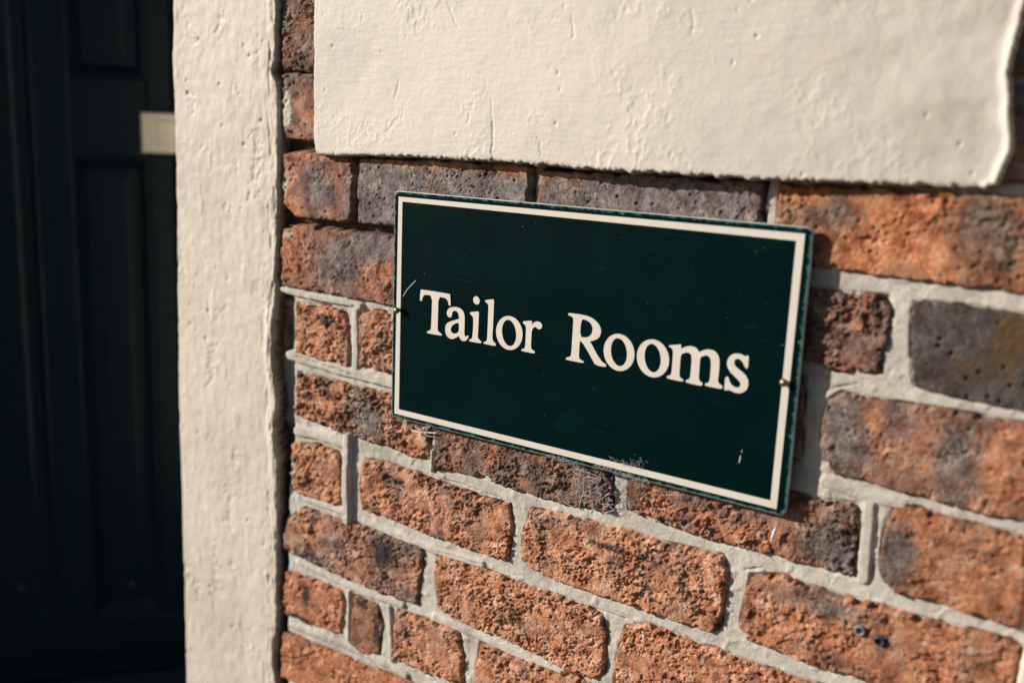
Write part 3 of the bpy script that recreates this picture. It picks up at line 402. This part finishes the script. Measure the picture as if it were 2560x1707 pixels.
def mat_enamel():
    t = NT('sign_green', .22, .09)
    n = t.noise(14, 5, .6)
    c = t.ramp(n, [(.3, (.0003, .0075, .0082)), (.55, (.0005, .0100, .0102)), (.75, (.0010, .0135, .0132))])
    # hairline scratches of the worn coat, in two directions, and small chips
    def hair(rot, sc, lo, hi, sd):
        v = t.mapping((sc[0], 1, sc[1]), (0, rot, 0), (sd, 0, sd * 2))
        return t.step(t.noise(1, 3, .5, v), lo, hi)
    patch = t.step(t.noise(16, 3, .5, t.mapping(loc=(3, 0, 1))), .46, .66)
    h = t.math('MULTIPLY', t.math('MAXIMUM', hair(math.radians(-24), (14, 1500), .62, .74, 2.), hair(math.radians(38), (11, 1300), .63, .75, 9.)), patch)
    c = t.mix(t.math('MULTIPLY', h, .4), c, (.03, .10, .088))
    ch = t.math('MULTIPLY', t.step(t.noise(330, 2, .5), 0.715, .755), t.step(t.noise(23, 3, .5, t.mapping(loc=(7, 0, 2))), .45, .62))
    c = t.mix(t.math('MULTIPLY', ch, .8), c, (.18, .30, .27))
    edge = t.attr('edge')
    ew = t.step(t.math('ADD', edge, t.math('MULTIPLY', t.math('SUBTRACT', t.noise(160, 6, .7), .5), 2.2)), .62, 1.)
    c = t.mix(t.math('MULTIPLY', ew, .7), c, (.08, .22, .20))
    t.bump(t.noise(700, 3, .5), .06, .0005)
    return t.col(c)

M_BRICK = mat_brick(); M_MORTAR = mat_mortar()
M_PANEL = mat_cream('cream_render', (.665, .605, .53), (.40, .33, .25))
M_PILLAR = mat_cream('cream_masonry_paint', (.64, .575, .485), (.42, .34, .25))
M_GREEN = mat_enamel()
M_PRINT = mat_plain('cream_print', (.71, .65, .565), .45, .4, vary=.03)
M_EDGE = mat_plain('bare_metal_edge', (.66, .69, .66), .5, .5, .4, vary=.3)
M_SCREW = mat_plain('weathered_screw', (.34, .25, .2), .38, .5, .85, .3, 900, .5)
M_DOOR = mat_plain('door_paint', (.0045, .0185, .0265), .33, .25, vary=.2)
M_BRASS = mat_plain('brass', (.97, .87, .70), .34, .5, 1., vary=.08)
M_DARK = mat_plain('plug_dark', (.03, .035, .045), .5, .4)
M_PLUG = mat_plain('plug_grey', (.20, .20, .20), .55, .4)
M_WEB = mat_plain('silk', (.62, .62, .64), .7, .3)
M_STRAW = mat_plain('dry_fibre', (.78, .72, .62), .7, .2)
M_FLUFF = mat_plain('white_fluff', (.72, .68, .68), .8, .1)
M_PAVE = mat_plain('paving', (.055, .053, .05), .9, .2, 0, .5, 60, .25)
M_STEP = mat_plain('step_paint', (.020, .040, .048), .5, .3)
M_HALL = mat_plain('hall_paint', (.06, .055, .05), .9, .1)
M_CORE = mat_plain('wall_core', (.12, .08, .06), .95, .1)

# ------------------------------------------------------------------ ground and what is behind the doorway
GZ = -.80
bm = bmesh.new()
box_bm(bm, -30, 30, -30, 30, GZ - .2, GZ)
tag(bm_obj('pavement', bm, M_PAVE), kind='structure')
bm = bmesh.new()                                                  # hall behind the open door: floor, back, left, ceiling
box_bm(bm, -1.60, -1.50, .30, 2.2, GZ, 1.75)
box_bm(bm, -1.60, -.20, 2.2, 2.3, GZ, 1.75)
box_bm(bm, -.20, -.12, .30, 2.3, GZ, 1.75)
tag(bm_obj('hall_wall', bm, M_HALL), kind='structure')
bm = bmesh.new(); box_bm(bm, -1.60, -.12, .30, 2.3, 1.75, 1.83)
tag(bm_obj('ceiling', bm, M_HALL), kind='structure')

# ------------------------------------------------------------------ brick wall
wall = thing('brick_wall', 'weathered orange and purple brick wall with pale mortar around the green sign', 'wall')
bm = bmesh.new()
box_bm(bm, -.20, .640, .045, .30, GZ, 2.2)
bm_obj('backing', bm, M_CORE, wall)

def spots(kind, x, z, v):
    for cx, cz, rx, rz, a in D['spots'][kind]:
        d2 = ((x - cx) / max(rx, 2)) ** 2 + ((z - cz) / max(rz, 2)) ** 2
        v = v + a * np.exp(-d2 * 1.1)
    return v

HIDDEN = {'CH', 'DH', 'DI', 'G4', 'I2', 'R1', 'R2', 'R3', 'H5', 'H6', 'I4', 'I5', 'I6', 'J2', 'J3', 'J4'}
SHARP = {'B2', 'B3', 'E3', 'E4', 'F2', 'F3', 'G2', 'G3'}
seed = 11
for name, (poly, k) in D['bricks'].items():
    seed += 31
    p = np.array(poly)
    res = 2.0 if name in HIDDEN else (.8 if name in SHARP else 1.05)
    X, Z = grid(p[:, 0].min() - 5, p[:, 0].max() + 5, p[:, 1].min() - 5, p[:, 1].max() + 5, res)
    r = k['rough']
    wx = X + (1.6 * vn(X, Z, 17, seed + 1) + 1.5 * vn(X, Z, 6, seed + 2) + .8 * vn(X, Z, 2.6, seed + 3)) * (.35 + .75 * r)
    wz = Z + (1.6 * vn(X, Z, 17, seed + 4) + 1.5 * vn(X, Z, 6, seed + 5) + .8 * vn(X, Z, 2.6, seed + 6)) * (.35 + .75 * r)
    d = sdf(wx, wz, poly)
    d = d - (1.0 + 3.2 * r) * ss(.30, .55, vn(X, Z, 10, seed + 32)) * ss(9, 2, d) - 2.2 * ss(.4, .6, vn(X, Z, 27, seed + 33)) * ss(10, 2, d)    # chipped arrises
    rad = 1.5 + 1.6 * r
    t = 1 - np.clip(d / rad, 0, 1)
    drop = rad * .8 * (1 - np.sqrt(np.clip(1 - t * t, 0, 1))) + np.where(d < 0, -d * 7, 0)
    msk = ss(-.45, .35, vn(X, Z, 26, seed + 8))
    h = vn(X, Z, 34, seed + 7) * .9 + vn(X, Z, 15, seed + 9) * (.35 + 1.0 * r)
    am = r * np.clip(.62 + .95 * vn(X, Z, 42, seed + 23) + .55 * vn(X, Z, 17, seed + 24), .10, 1.45)
    qx = X + 1.8 * vn(X, Z, 7, seed + 21); qz = Z + 1.8 * vn(X, Z, 7, seed + 22)
    rs = random.Random(seed); wf = rs.uniform(.75, 1.35); wp = rs.uniform(.25, 1.0); wc = rs.uniform(.3, 1.3)
    tt = 2.3 * fbm(qx, qz, 17, seed + 10, 3, 8.5); ft = np.floor(tt)             # flaked layers with broken edges
    h += ((ft + ss(.38, .60, tt - ft)) / 2.3) * 2.7 * am * wf
    h += 2.2 * wc * ss(.075, .01, np.abs(vn(qx, qz, 24, seed + 30, 8))) * ss(.0, .35, vn(X, Z, 30, seed + 31)) * (.25 + .75 * r)     # creases of the clay
    h += 1.45 * fbm(qx, qz, 5.6, seed + 11, 3) * am + .42 * vn(X, Z, 2.3, seed + 12) * (.35 * r + .65 * am)
    sz = np.clip(.5 + 1.0 * vn(X, Z, 8, seed + 26), .12, 1.)                       # pits of uneven size
    h += 5.0 * wp * am * ss(.54 * sz, .26 * sz, worley(qx, qz * 1.15, 6.8, seed + 13))
    h += 2.6 * (.06 + (.3 * r + .6 * am) * (.4 + .6 * wp)) * ss(.42, .20, worley(qx, qz, 3.4, seed + 14)) * ss(-.05, .35, vn(X, Z, 9, seed + 15))
    h -= .9 * am * ss(.40, .12, worley(qx + 40, qz, 4.4, seed + 25)) * ss(.0, .4, vn(X, Z, 13, seed + 27))
    h += 2.2 * ss(.12, .06, worley(X, Z, 19, seed + 16)) * (1.1 - r) * ss(-.3, .2, vn(X, Z, 40, seed + 28))
    h += (.20 + .12 * r) * vn(X, Z, 2.1, seed + 17) + .12 * vn(X, Z, 5, seed + 18)
    Y = YB - k['proud'] + h + drop
    Y = np.minimum(Y, YB + 26)
    keep = d > -3.0
    ch = spots('char', X, Z, np.full(X.shape, k['char']))
    at = dict(char=ch, soot=spots('soot', X, Z, np.zeros(X.shape)), paint=spots('paint', X, Z, np.zeros(X.shape)), ochre=spots('ochre', X, Z, np.full(X.shape, .22 * k.get('ochre', 0))))
    ob = relief('brick', X, Z, Y, keep, M_BRICK, wall, 44, at, ((p[:, 0].min() + p[:, 0].max()) / 2, YB, (p[:, 1].min() + p[:, 1].max()) / 2))
    ob['tone'] = [float(q) for q in k.get('tone', (1, 1, 1))]

# mortar: one bed of joints, raked out at the top, flush or ribbed below
X, Z = grid(-206, 652, -500, 480, 1.2)
inside = np.full(X.shape, -99.)
for name, (poly, k) in D['bricks'].items():
    p = np.array(poly)
    i0 = np.searchsorted(X[0], p[:, 0].min() - 12); i1 = np.searchsorted(X[0], p[:, 0].max() + 12)
    j0 = np.searchsorted(Z[:, 0], p[:, 1].min() - 12); j1 = np.searchsorted(Z[:, 0], p[:, 1].max() + 12)
    if i1 > i0 and j1 > j0:
        sl_ = (slice(j0, j1), slice(i0, i1))
        inside[sl_] = np.maximum(inside[sl_], sdf(X[sl_], Z[sl_], poly))
keep = (inside < 6) & ~((X > 30) & (X < 425) & (Z > 30) & (Z < 215)) & ~((X > -105) & (X < 555) & (Z > 300))
wob = 3 * vn(X, Z, 14, 901)
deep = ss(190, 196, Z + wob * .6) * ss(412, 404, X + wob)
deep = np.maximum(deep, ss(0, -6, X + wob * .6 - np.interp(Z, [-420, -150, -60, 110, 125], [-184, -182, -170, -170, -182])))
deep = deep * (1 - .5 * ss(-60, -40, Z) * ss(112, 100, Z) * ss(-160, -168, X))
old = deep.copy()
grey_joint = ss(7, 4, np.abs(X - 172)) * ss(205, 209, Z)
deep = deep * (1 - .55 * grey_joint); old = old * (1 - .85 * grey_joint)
Y = YB + 2.6 + 12 * deep + .9 * vn(X, Z, 26, 902) + .45 * vn(X, Z, 9, 903)
Y += (.22 * vn(X, Z, 3.4, 904) + .26 * vn(X, Z, 2.5, 905)) * (1 + 4 * deep)
edge = ss(-2.8, -.2, inside)                                       # shrinkage gap along the arrises
Y += edge * (1.3 + 3.4 * ss(-.1, .5, vn(X, Z, 26, 906)) + 1.2 * ss(.1, .5, vn(X, Z, 8, 907)))
Y -= 1.0 * ss(.35, .6, vn(X, Z, 13, 908)) * (1 - deep)
for pts, wd, ht in D['ribs']:
    dd = pline(X, Z, pts) + .5 * vn(X, Z, 9, 909) + .3 * vn(X, Z, 3, 912)
    m_ = ss(wd + .9, wd - .9, dd)
    Y = Y * (1 - m_) + (YB + 2.2 - ht + .7 * vn(X, Z, 12, 910) + .25 * vn(X, Z, 4, 913) + .5 * (dd / wd) ** 2) * m_
    old = old * (1 - m_)
for pts in D['cracks']:
    Y += 2.6 * ss(1.1, .4, pline(X, Z, pts) + .6 * np.abs(vn(X, Z, 6, 911)))
Y += np.maximum(0, inside - 1.5) * 3
Y = np.minimum(Y, YB + 24)
pnt = np.zeros(X.shape)
for (cx, cz, rr) in [(-172, 27, 5), (-171, -47, 7), (-172, -140, 6), (-180, -232, 6), (-184, -312, 7), (-168, -57, 4), (-173, 108, 4)]:
    pnt += 1.0 * np.exp(-(((X - cx) / rr) ** 2 + ((Z - cz) / rr) ** 2))
relief('mortar', X, Z, Y, keep, M_MORTAR, wall, 46, dict(old=old, paint=pnt))

# ------------------------------------------------------------------ cream render panel
P = D['panel']
top = 760
poly = P + [[P[-1][0] + 8, top], [P[0][0], top]]
X, Z = grid(-128, 612, 272, 640, 1.35)
wx = X + .9 * vn(X, Z, 20, 41) + .6 * vn(X, Z, 5, 42); wz = Z + 1.0 * vn(X, Z, 16, 43) + ss(-90, 60, X) * (1.7 * vn(X, Z, 6, 44) + 1.2 * vn(X, Z, 3, 45))
d = sdf(wx, wz, poly)
t = 1 - np.clip(d / 3.0, 0, 1)
Y = -4 + 3.0 * (1 - np.sqrt(np.clip(1 - t * t, 0, 1))) + np.where(d < 0, -d * 7, 0)
rightness = ss(330, 600, X)
Y += .9 * vn(X, Z, 110, 46) + .40 * vn(X, Z, 40, 47) + .14 * vn(X, Z, 13, 48)
Y += rightness * (.65 * vn(X, Z, 38, 49) + .38 * vn(X, Z, 15, 50))
Y += -9 * ss(-119, 330, X) + 15.5 * np.clip((X - 300) / 292., 0, 1) ** 1.7       # the coat swells, then rolls back to its torn right edge
rd = pline(X + .8 * vn(X, Z, 18, 62), Z, [q for q in P if q[0] > 585])
Y -= 4.5 * np.exp(-(rd / 4.6) ** 2)                                 # ... which ends in a raised lip
Y += (.15 * vn(X, Z, 30, 51, 2.6) + .10 * vn(X, Z, 14, 52, 2.0)) * (1 - .7 * rightness) * (.5 + .6 * ss(-.3, .5, vn(X, Z, 120, 63)))
Y += .10 * vn(X, Z, 2.7, 53) + .10 * vn(X, Z, 5, 66)
fl = vn(X, Z, 22, 54) + .6 * vn(X, Z, 8, 55, 11) + .3 * vn(X, Z, 4, 64)   # edges of flaked and painted-over layers
zone = ss(-.1, .35, vn(X, Z, 85, 56)) * ss(.1, .5, ss(420, 300, Z) + ss(395, 440, Z) * .9)
Y += .50 * zone * ss(.34, .38, fl) * (1 - rightness * .7) - .30 * zone * ss(.02, .08, fl)
pk = worley(X, Z * .7, 26, 57)
Y += 1.0 * ss(.06, .035, pk) * ss(.2, .5, vn(X, Z, 60, 58))
for i, pts in enumerate(D['pcracks']):
    dd = pline(X + .8 * vn(X, Z, 7, 60), Z, pts)
    Y += (1.5 if i == 0 else .7) * ss(1.1, .3, dd)
Y = np.minimum(Y, YB + 6)
dirt = .55 * ss(3.5, .5, d) + .35 * rightness * ss(0, .5, vn(X, Z, 40, 61))
o = relief('render_panel', X, Z, Y, d > -2.2, M_PANEL, None, YB + 8, dict(dirt=dirt, bare_shade=.9 * ss(-.2, -1.2, d)))
tag(o, 'cream painted render panel with a torn right edge on the wall above the green sign', 'render panel')

# ------------------------------------------------------------------ pilasters beside the doorway
def pilaster(name, L, Rr, x0, x1, seed, face=-11.0, res=1.5, zr=(-560, 640), back=300, bulge=None):
    poly = [list(q) for q in L] + [list(q) for q in Rr[::-1]]
    X, Z = grid(x0, x1, zr[0], zr[1], res)
    wx = X + .5 * vn(X, Z, 16, seed) + .7 * vn(X, Z, 5, seed + 1); wz = Z
    d = sdf(wx, wz, poly)
    t = 1 - np.clip(d / 2.2, 0, 1)
    Y = face + 2.2 * (1 - np.sqrt(np.clip(1 - t * t, 0, 1))) + np.where(d < 0, -d * 9, 0)
    xr = np.interp(Z, [q[1] for q in Rr[::-1]], [q[0] for q in Rr[::-1]])
    near = ss(34, 4, xr - X)
    Y += .8 * vn(X, Z, 120, seed + 2) + .5 * vn(X, Z, 38, seed + 3, 60) + .50 * vn(X, Z, 14, seed + 4, 19) + .24 * vn(X, Z, 6, seed + 5, 8) + .08 * vn(X, Z, 3, seed + 6)
    Y += near * (.45 * vn(X, Z, 6, seed + 7, 30) + .7 * vn(X, Z, 3.6, seed + 8, 10) + 1.5 * ss(.22, .32, vn(X, Z, 9, seed + 9, 45)))
    fl = vn(X, Z, 30, seed + 10, 42) + .5 * vn(X, Z, 9, seed + 11) + .25 * vn(X, Z, 4, seed + 18)
    Y += .8 * ss(.40, .45, fl) * ss(-.1, .3, vn(X, Z, 90, seed + 12))
    Y += 1.5 * ss(.05, .03, worley(X, Z * .8, 48, seed + 13)) * ss(-.1, .3, vn(X, Z, 100, seed + 19)) - .5 * ss(.5, .7, vn(X, Z, 20, seed + 14, 34))
    if bulge is not None: Y -= bulge(X, Z, xr)
    Y = np.minimum(Y, YB + 30)
    dirt = .5 * near * ss(.0, .5, vn(X, Z, 12, seed + 15, 40)) + .35 * ss(.1, .6, vn(X, Z, 130, seed + 16, 200) - Z * .0006)
    return relief(name, X, Z, Y, d > -2.5, M_PILLAR, None, back, dict(dirt=dirt, bare_shade=ss(.6, -1.0, d) * (X > (x0 + x1) / 2)))  # raw right side, colour darkened for the shade in the gap
def flake(X, Z, xr):                                              # the coat stands off the wall beside the middle courses
    return 3.2 * ss(18, 4, xr - X) * (ss(-150, -110, Z) * ss(112, 80, Z) + .6 * ss(400, 425, Z) + .3 * ss(-230, -160, Z) * ss(-120, -150, Z))
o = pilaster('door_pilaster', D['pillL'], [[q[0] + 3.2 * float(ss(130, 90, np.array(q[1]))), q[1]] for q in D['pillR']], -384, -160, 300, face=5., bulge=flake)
tag(o, 'tall cream painted pilaster with lumpy flaking paint between the dark door and the bricks', 'pilaster')
L2 = [[666, 600], [660, 100], [657.5, -20], [655.0, -54], [653.3, -82], [652, -150], [652, -600]]
R2 = [[850, 600], [850, -600]]
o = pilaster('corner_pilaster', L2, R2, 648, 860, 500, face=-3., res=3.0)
tag(o, 'cream pilaster just past the end of the bricks in the lower right corner', 'pilaster')
L3 = [[-1480, 700], [-1480, -790]]; R3 = [[-1225, 700], [-1225, -790]]
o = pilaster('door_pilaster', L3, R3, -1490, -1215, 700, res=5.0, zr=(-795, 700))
tag(o, 'cream pilaster on the far side of the dark doorway', 'pilaster')

# ------------------------------------------------------------------ door, standing ajar
bmf = bmesh.new()
box_bm(bmf, -1.50, -.19, .02, .26, 1.32, 1.75, .006)
fr = bm_obj('door_lintel', bmf, M_PILLAR)
tag(fr, 'cream lintel spanning the top of the dark doorway', 'lintel')
door = thing('panelled_door', 'dark green black panelled door standing ajar in the shaded doorway', 'door', (-.93765, .3449, 0))
door.rotation_euler = (0, 0, math.atan2(.79105, .61175))
# door space: x along the leaf, -y outwards, z up; uprights stand between the rails
def member(name, x0, x1, z0, z1, y0=0., y1=.045, bev=.004, mat=None, parent=None):
    bm = bmesh.new(); box_bm(bm, x0, x1, y0, y1, z0, z1, bev)
    return bm_obj(name, bm, mat or M_DOOR, parent or door)
ZB, ZT = -.775, 1.28
member('stile', -.40, -.336, ZB, ZT)
member('stile', .34, .40, ZB, ZT)
member('bottom_rail', -.3355, .3395, ZB, -.672)
member('top_rail', -.3355, .3395, 1.17, ZT)
member('muntin', -.176, -.117, -.6715, 1.1695)
member('muntin', .014, .058, -.6715, 1.1695)
member('lock_rail', -.1165, .0135, .238, .382)
member('lock_rail', .0585, .3395, .238, .382)
def panel(x0, x1, z0, z1):
    bm = bmesh.new()
    a = .019; b = .036
    def ring(i, y): return [bm.verts.new((x, y, z)) for x, z in ((x0 + i, z0 + i), (x1 - i, z0 + i), (x1 - i, z1 - i), (x0 + i, z1 - i))]
    rs = [ring(.0005, .003), ring(.004, .002), ring(a, .019), ring(a + .003, .021), ring(b, .021), ring(b + .006, .019)]
    bk = ring(.0005, .04)
    for q, s in zip(rs[:-1], rs[1:]):
        for i in range(4): bm.faces.new((q[i], q[(i + 1) % 4], s[(i + 1) % 4], s[i]))
    bm.faces.new(rs[-1])
    for i in range(4): bm.faces.new((rs[0][i], bk[i], bk[(i + 1) % 4], rs[0][(i + 1) % 4]))
    bm.faces.new(bk[::-1])
    return bm_obj('panel', bm, M_DOOR, door)
panel(-.3355, -.1765, -.6715, 1.1695)
panel(-.1165, .0135, -.6715, .2375); panel(-.1165, .0135, .3825, 1.1695)
panel(.0585, .3395, -.6715, .2375); panel(.0585, .3395, .3825, 1.1695)
for x, z in ((-.25, -.598), (-.045, -.61)):
    bm = bmesh.new(); lathe_bm(bm, [(.0085, .017), (.0085, .014), (.006, .012), (0, .0115)], 12)
    bm_obj('stud', bm, M_DARK, door, (x, 0, z), True)
bm = bmesh.new()
vs = [(-.0, .0), (-.038, -.005), (-.038, -.028), (0, -.034)]
loops = [[bm.verts.new((x, y, -.742 + z)) for y, z in vs] for x in (-.40, .40)]
for i in range(4): bm.faces.new((loops[0][i], loops[0][(i + 1) % 4], loops[1][(i + 1) % 4], loops[1][i]))
bm.faces.new(loops[0]); bm.faces.new(loops[1][::-1])
bm_obj('weather_bar', bm, M_DOOR, door)
plate = member('letter_plate', .002, .252, -.037, .037, -.006, -.0005, .0025, M_BRASS)
plate.location = (0, 0, .2855)
member('flap', .030, .224, -.023, .023, -.0095, -.0062, .0015, M_BRASS, plate)
bm = bmesh.new(); box_bm(bm, -1.49, -.19, -.02, .9, GZ, GZ + .02, .004)
tag(bm_obj('doorstep', bm, M_STEP), 'low dark painted step across the bottom of the dark doorway', 'step')

# ------------------------------------------------------------------ sign
sign = thing('house_sign', 'dark green rectangular sign lettered Tailor Rooms with a cream border line', 'sign')
W, H = .4583, .2500
def rrect(i, r, n=7):
    out = []
    for cx, cz, a0 in ((W - i - r, H - i - r, 0), (i + r, H - i - r, 90), (i + r, i + r, 180), (W - i - r, i + r, 270)):
        for k in range(n + 1):
            a = math.radians(a0 + 90 * k / n); out.append((cx + r * math.cos(a), cz + r * math.sin(a)))
    return out
bm = bmesh.new()
lay = bm.verts.layers.float.new('edge')
def ring(i, r, y, e):
    q = []
    for x, z in rrect(i, r):
        v = bm.verts.new((x, y, z)); v[lay] = e; q.append(v)
    return q
rings = [ring(.012, .004, 0, 0.), ring(.0065, .004, 0, .15), ring(.003, .0045, 0, .55), ring(.0006, .0055, 0, 1.), ring(.0001, .0058, .0004, 1.), ring(0, .006, .0009, 1.), ring(0, .006, .0030, 1.)]
n = len(rings[0])
bm.faces.new(rings[0])
for a, (q, s) in enumerate(zip(rings[:-1], rings[1:])):
    for i in range(n):
        f = bm.faces.new((q[i], s[i], s[(i + 1) % n], q[(i + 1) % n]))
        if a >= 3: f.material_index = 1
bm.faces.new(rings[-1][::-1])
plate = bm_obj('plate', bm, [M_GREEN, M_EDGE], sign)

def chaikin(p, k=1):
    for _ in range(k):
        q = []
        for i in range(len(p)):
            a = p[i]; b = p[(i + 1) % len(p)]
            q += [(a[0] * .75 + b[0] * .25, a[1] * .75 + b[1] * .25), (a[0] * .25 + b[0] * .75, a[1] * .25 + b[1] * .75)]
        p = q
    return p
def printed(name, shapes, mat, parent, y=-.0003, smooth=1):
    V = []; F = []
    for loops in shapes:
        ls = [[Vector((x * .001, y, z * .001)) for x, z in (chaikin(l, smooth) if smooth else l)] for l in loops]
        base = len(V)
        for l in ls: V += [tuple(q) for q in l]
        F += [tuple(base + i for i in t) for t in tessellate_polygon([[Vector((q.x, q.z, 0)) for q in l] for l in ls])]
    me = bpy.data.meshes.new(name); me.from_pydata(V, [], F)
    bm = bmesh.new(); bm.from_mesh(me)
    for f in bm.faces:
        if f.normal.y > 0: f.normal_flip()
    bm.to_mesh(me); bm.free()
    return link(name, me, mat, parent)
printed('border_line', [[[[6.2, 244.0], [451.7, 244.4], [449.8, 4.8], [5.1, 4.4]], [[11.7, 239.1], [444.8, 238.0], [443.6, 11.3], [11.5, 10.6]]]], M_PRINT, sign, smooth=0)
lp = None
for ltr in D['letters']:
    printed('letter', ltr, M_PRINT, sign)
def stroke(pts, wd):
    P = [Vector((x, z)) for x, z in pts]; a = []; b = []
    for i, q in enumerate(P):
        d = (P[min(i + 1, len(P) - 1)] - P[max(i - 1, 0)]).normalized(); nn = Vector((-d.y, d.x)) * wd / 2
        a.append(tuple(q + nn)); b.append(tuple(q - nn))
    return [a + b[::-1]]
printed('scratch', [stroke(D['scratch'][0], .6)], M_PRINT, sign, -.0004, 1)
f0, f1, f2 = D['fleck']
printed('scratch', [stroke([f1, f2], .8), stroke([f0, [(f0[0] + f1[0]) / 2, (f0[1] + f1[1]) / 2]], .45)], M_PRINT, sign, -.0004, 1)
for (x, z), hh in zip(D['screws'], (.0075, .0062)):
    bm = bmesh.new()
    r = .0037
    lathe_bm(bm, [(.0019, .006), (.0019, -hh + .0030), (r * .9, -hh + .0030), (r, -hh + .0024), (r * .92, -hh + .0010), (r * .70, -hh), (r * .40, -hh - .0007), (0, -hh - .0009)], 20)
    bm_obj('screw', bm, M_SCREW, sign, (x * .001, 0, z * .001), True)

# ------------------------------------------------------------------ small things on the wall
def plug(x, z, dark, label):
    bm = bmesh.new()
    lathe_bm(bm, [(0, .004), (.0022, .004), (.0026, -.0012), (.0030, -.0022), (.0040, -.0024), (.0048, -.0012), (.0050, .001), (.0042, .012)], 20)
    o = bm_obj('wall_plug', bm, M_DARK if dark else M_PLUG, None, (x * .001, (YB - 4.2) * .001, z * .001), True)
    return tag(o, label, 'wall plug', 'wall plugs in the brick at lower right')
plug(*D['plugs'][0], False, 'grey ring shaped wall plug with an open hole, upper left of the pair')
plug(*D['plugs'][1], True, 'dark blue black wall plug, lower right of the pair')

rng = random.Random(5)
bm = bmesh.new()
def P3(q, y): return (q[0] * .001, y * .001, q[1] * .001)
SIGN_BOTTOM = 1.0
def web_y(z):                                                      # strands run from the sign's lower edge back to the wall
    return 1.5 + max(0, min(1, (4 - z) / 42.)) * (YB - 5.)
for s in D['web']['strands']:
    tube_bm(bm, [P3((x + rng.uniform(-.3, .3), z), web_y(z) + rng.uniform(-1.2, .6)) for x, z in s], .00022, 4)
reg = np.array(D['web']['region'])
nodes = []
while len(nodes) < 130:
    x = rng.uniform(reg[:, 0].min(), reg[:, 0].max()); z = rng.uniform(reg[:, 1].min(), reg[:, 1].max())
    if sdf(np.array([x]), np.array([z]), reg)[0] > 0: nodes.append((x, web_y(z) + rng.uniform(-1.5, .8), z))
for i, a in enumerate(nodes):
    near = sorted(nodes, key=lambda b: (a[0] - b[0]) ** 2 + (a[2] - b[2]) ** 2)[1:4]
    for b in near[:rng.choice((1, 2, 2, 3))]:
        mid = ((a[0] + b[0]) / 2 + rng.uniform(-.5, .5), (a[1] + b[1]) / 2, (a[2] + b[2]) / 2 - .5)
        tube_bm(bm, [tuple(v * .001 for v in q) for q in (a, mid, b)], .00011, 3)
for fi, s in enumerate(D['web']['fuzz']):                            # dusty fuzz on the sign's lower margin
    for (ax, az), (bx, bz) in zip(s[:-1], s[1:]):
        L = math.hypot(bx - ax, bz - az)
        for _ in range(int(L * (2.8 if fi in (0, 1) else 1.1))):
            t = rng.random(); x = ax + (bx - ax) * t; z = az + (bz - az) * t + rng.uniform(-1.2, 1.8)
            pts = []; a = rng.uniform(0, 6.28)
            for _k in range(rng.randint(3, 6)):
                pts.append((x * .001, -.0006 - rng.random() * .0012, z * .001)); a += rng.uniform(-1.1, 1.1)
                x += math.cos(a) * 1.1; z += math.sin(a) * .8
            tube_bm(bm, pts, .00009, 3)
o = bm_obj('cobweb', bm, M_WEB)
tag(o, 'tattered grey cobweb hanging from the lower edge of the green sign to the bricks', 'cobweb')

bm = bmesh.new()
for s, rr in zip(D['straw'], (.00095, .0004, .0005, .0004)):
    n_ = len(s)
    tube_bm(bm, [P3(q, 2 + 5 * i / n_) for i, q in enumerate(s)], [rr * (.6 + .4 * math.sin(math.pi * (i + .7) / (n_ + .4))) for i in range(n_)], 6)
o = bm_obj('dry_fibre', bm, M_STRAW, smooth=True)
tag(o, 'curled pale dry plant fibre caught under the lower left corner of the sign', 'plant fibre')

bm = bmesh.new()
s = D['fluff']
tube_bm(bm, [P3(s[0], 4), P3(s[1], 5)], .00035, 5)
tube_bm(bm, [P3(((s[1][0] * (1 - t) + s[3][0] * t), (s[1][1] * (1 - t) + s[3][1] * t)), 5 + 2 * t) for t in [i / 8 for i in range(9)]], [max(.0002, .0018 * math.sin(math.pi * (i / 8) ** .8)) for i in range(9)], 8)
o = bm_obj('fluff', bm, M_FLUFF, smooth=True)
tag(o, 'white tuft of fluff hanging below the lower right corner of the sign', 'fluff')
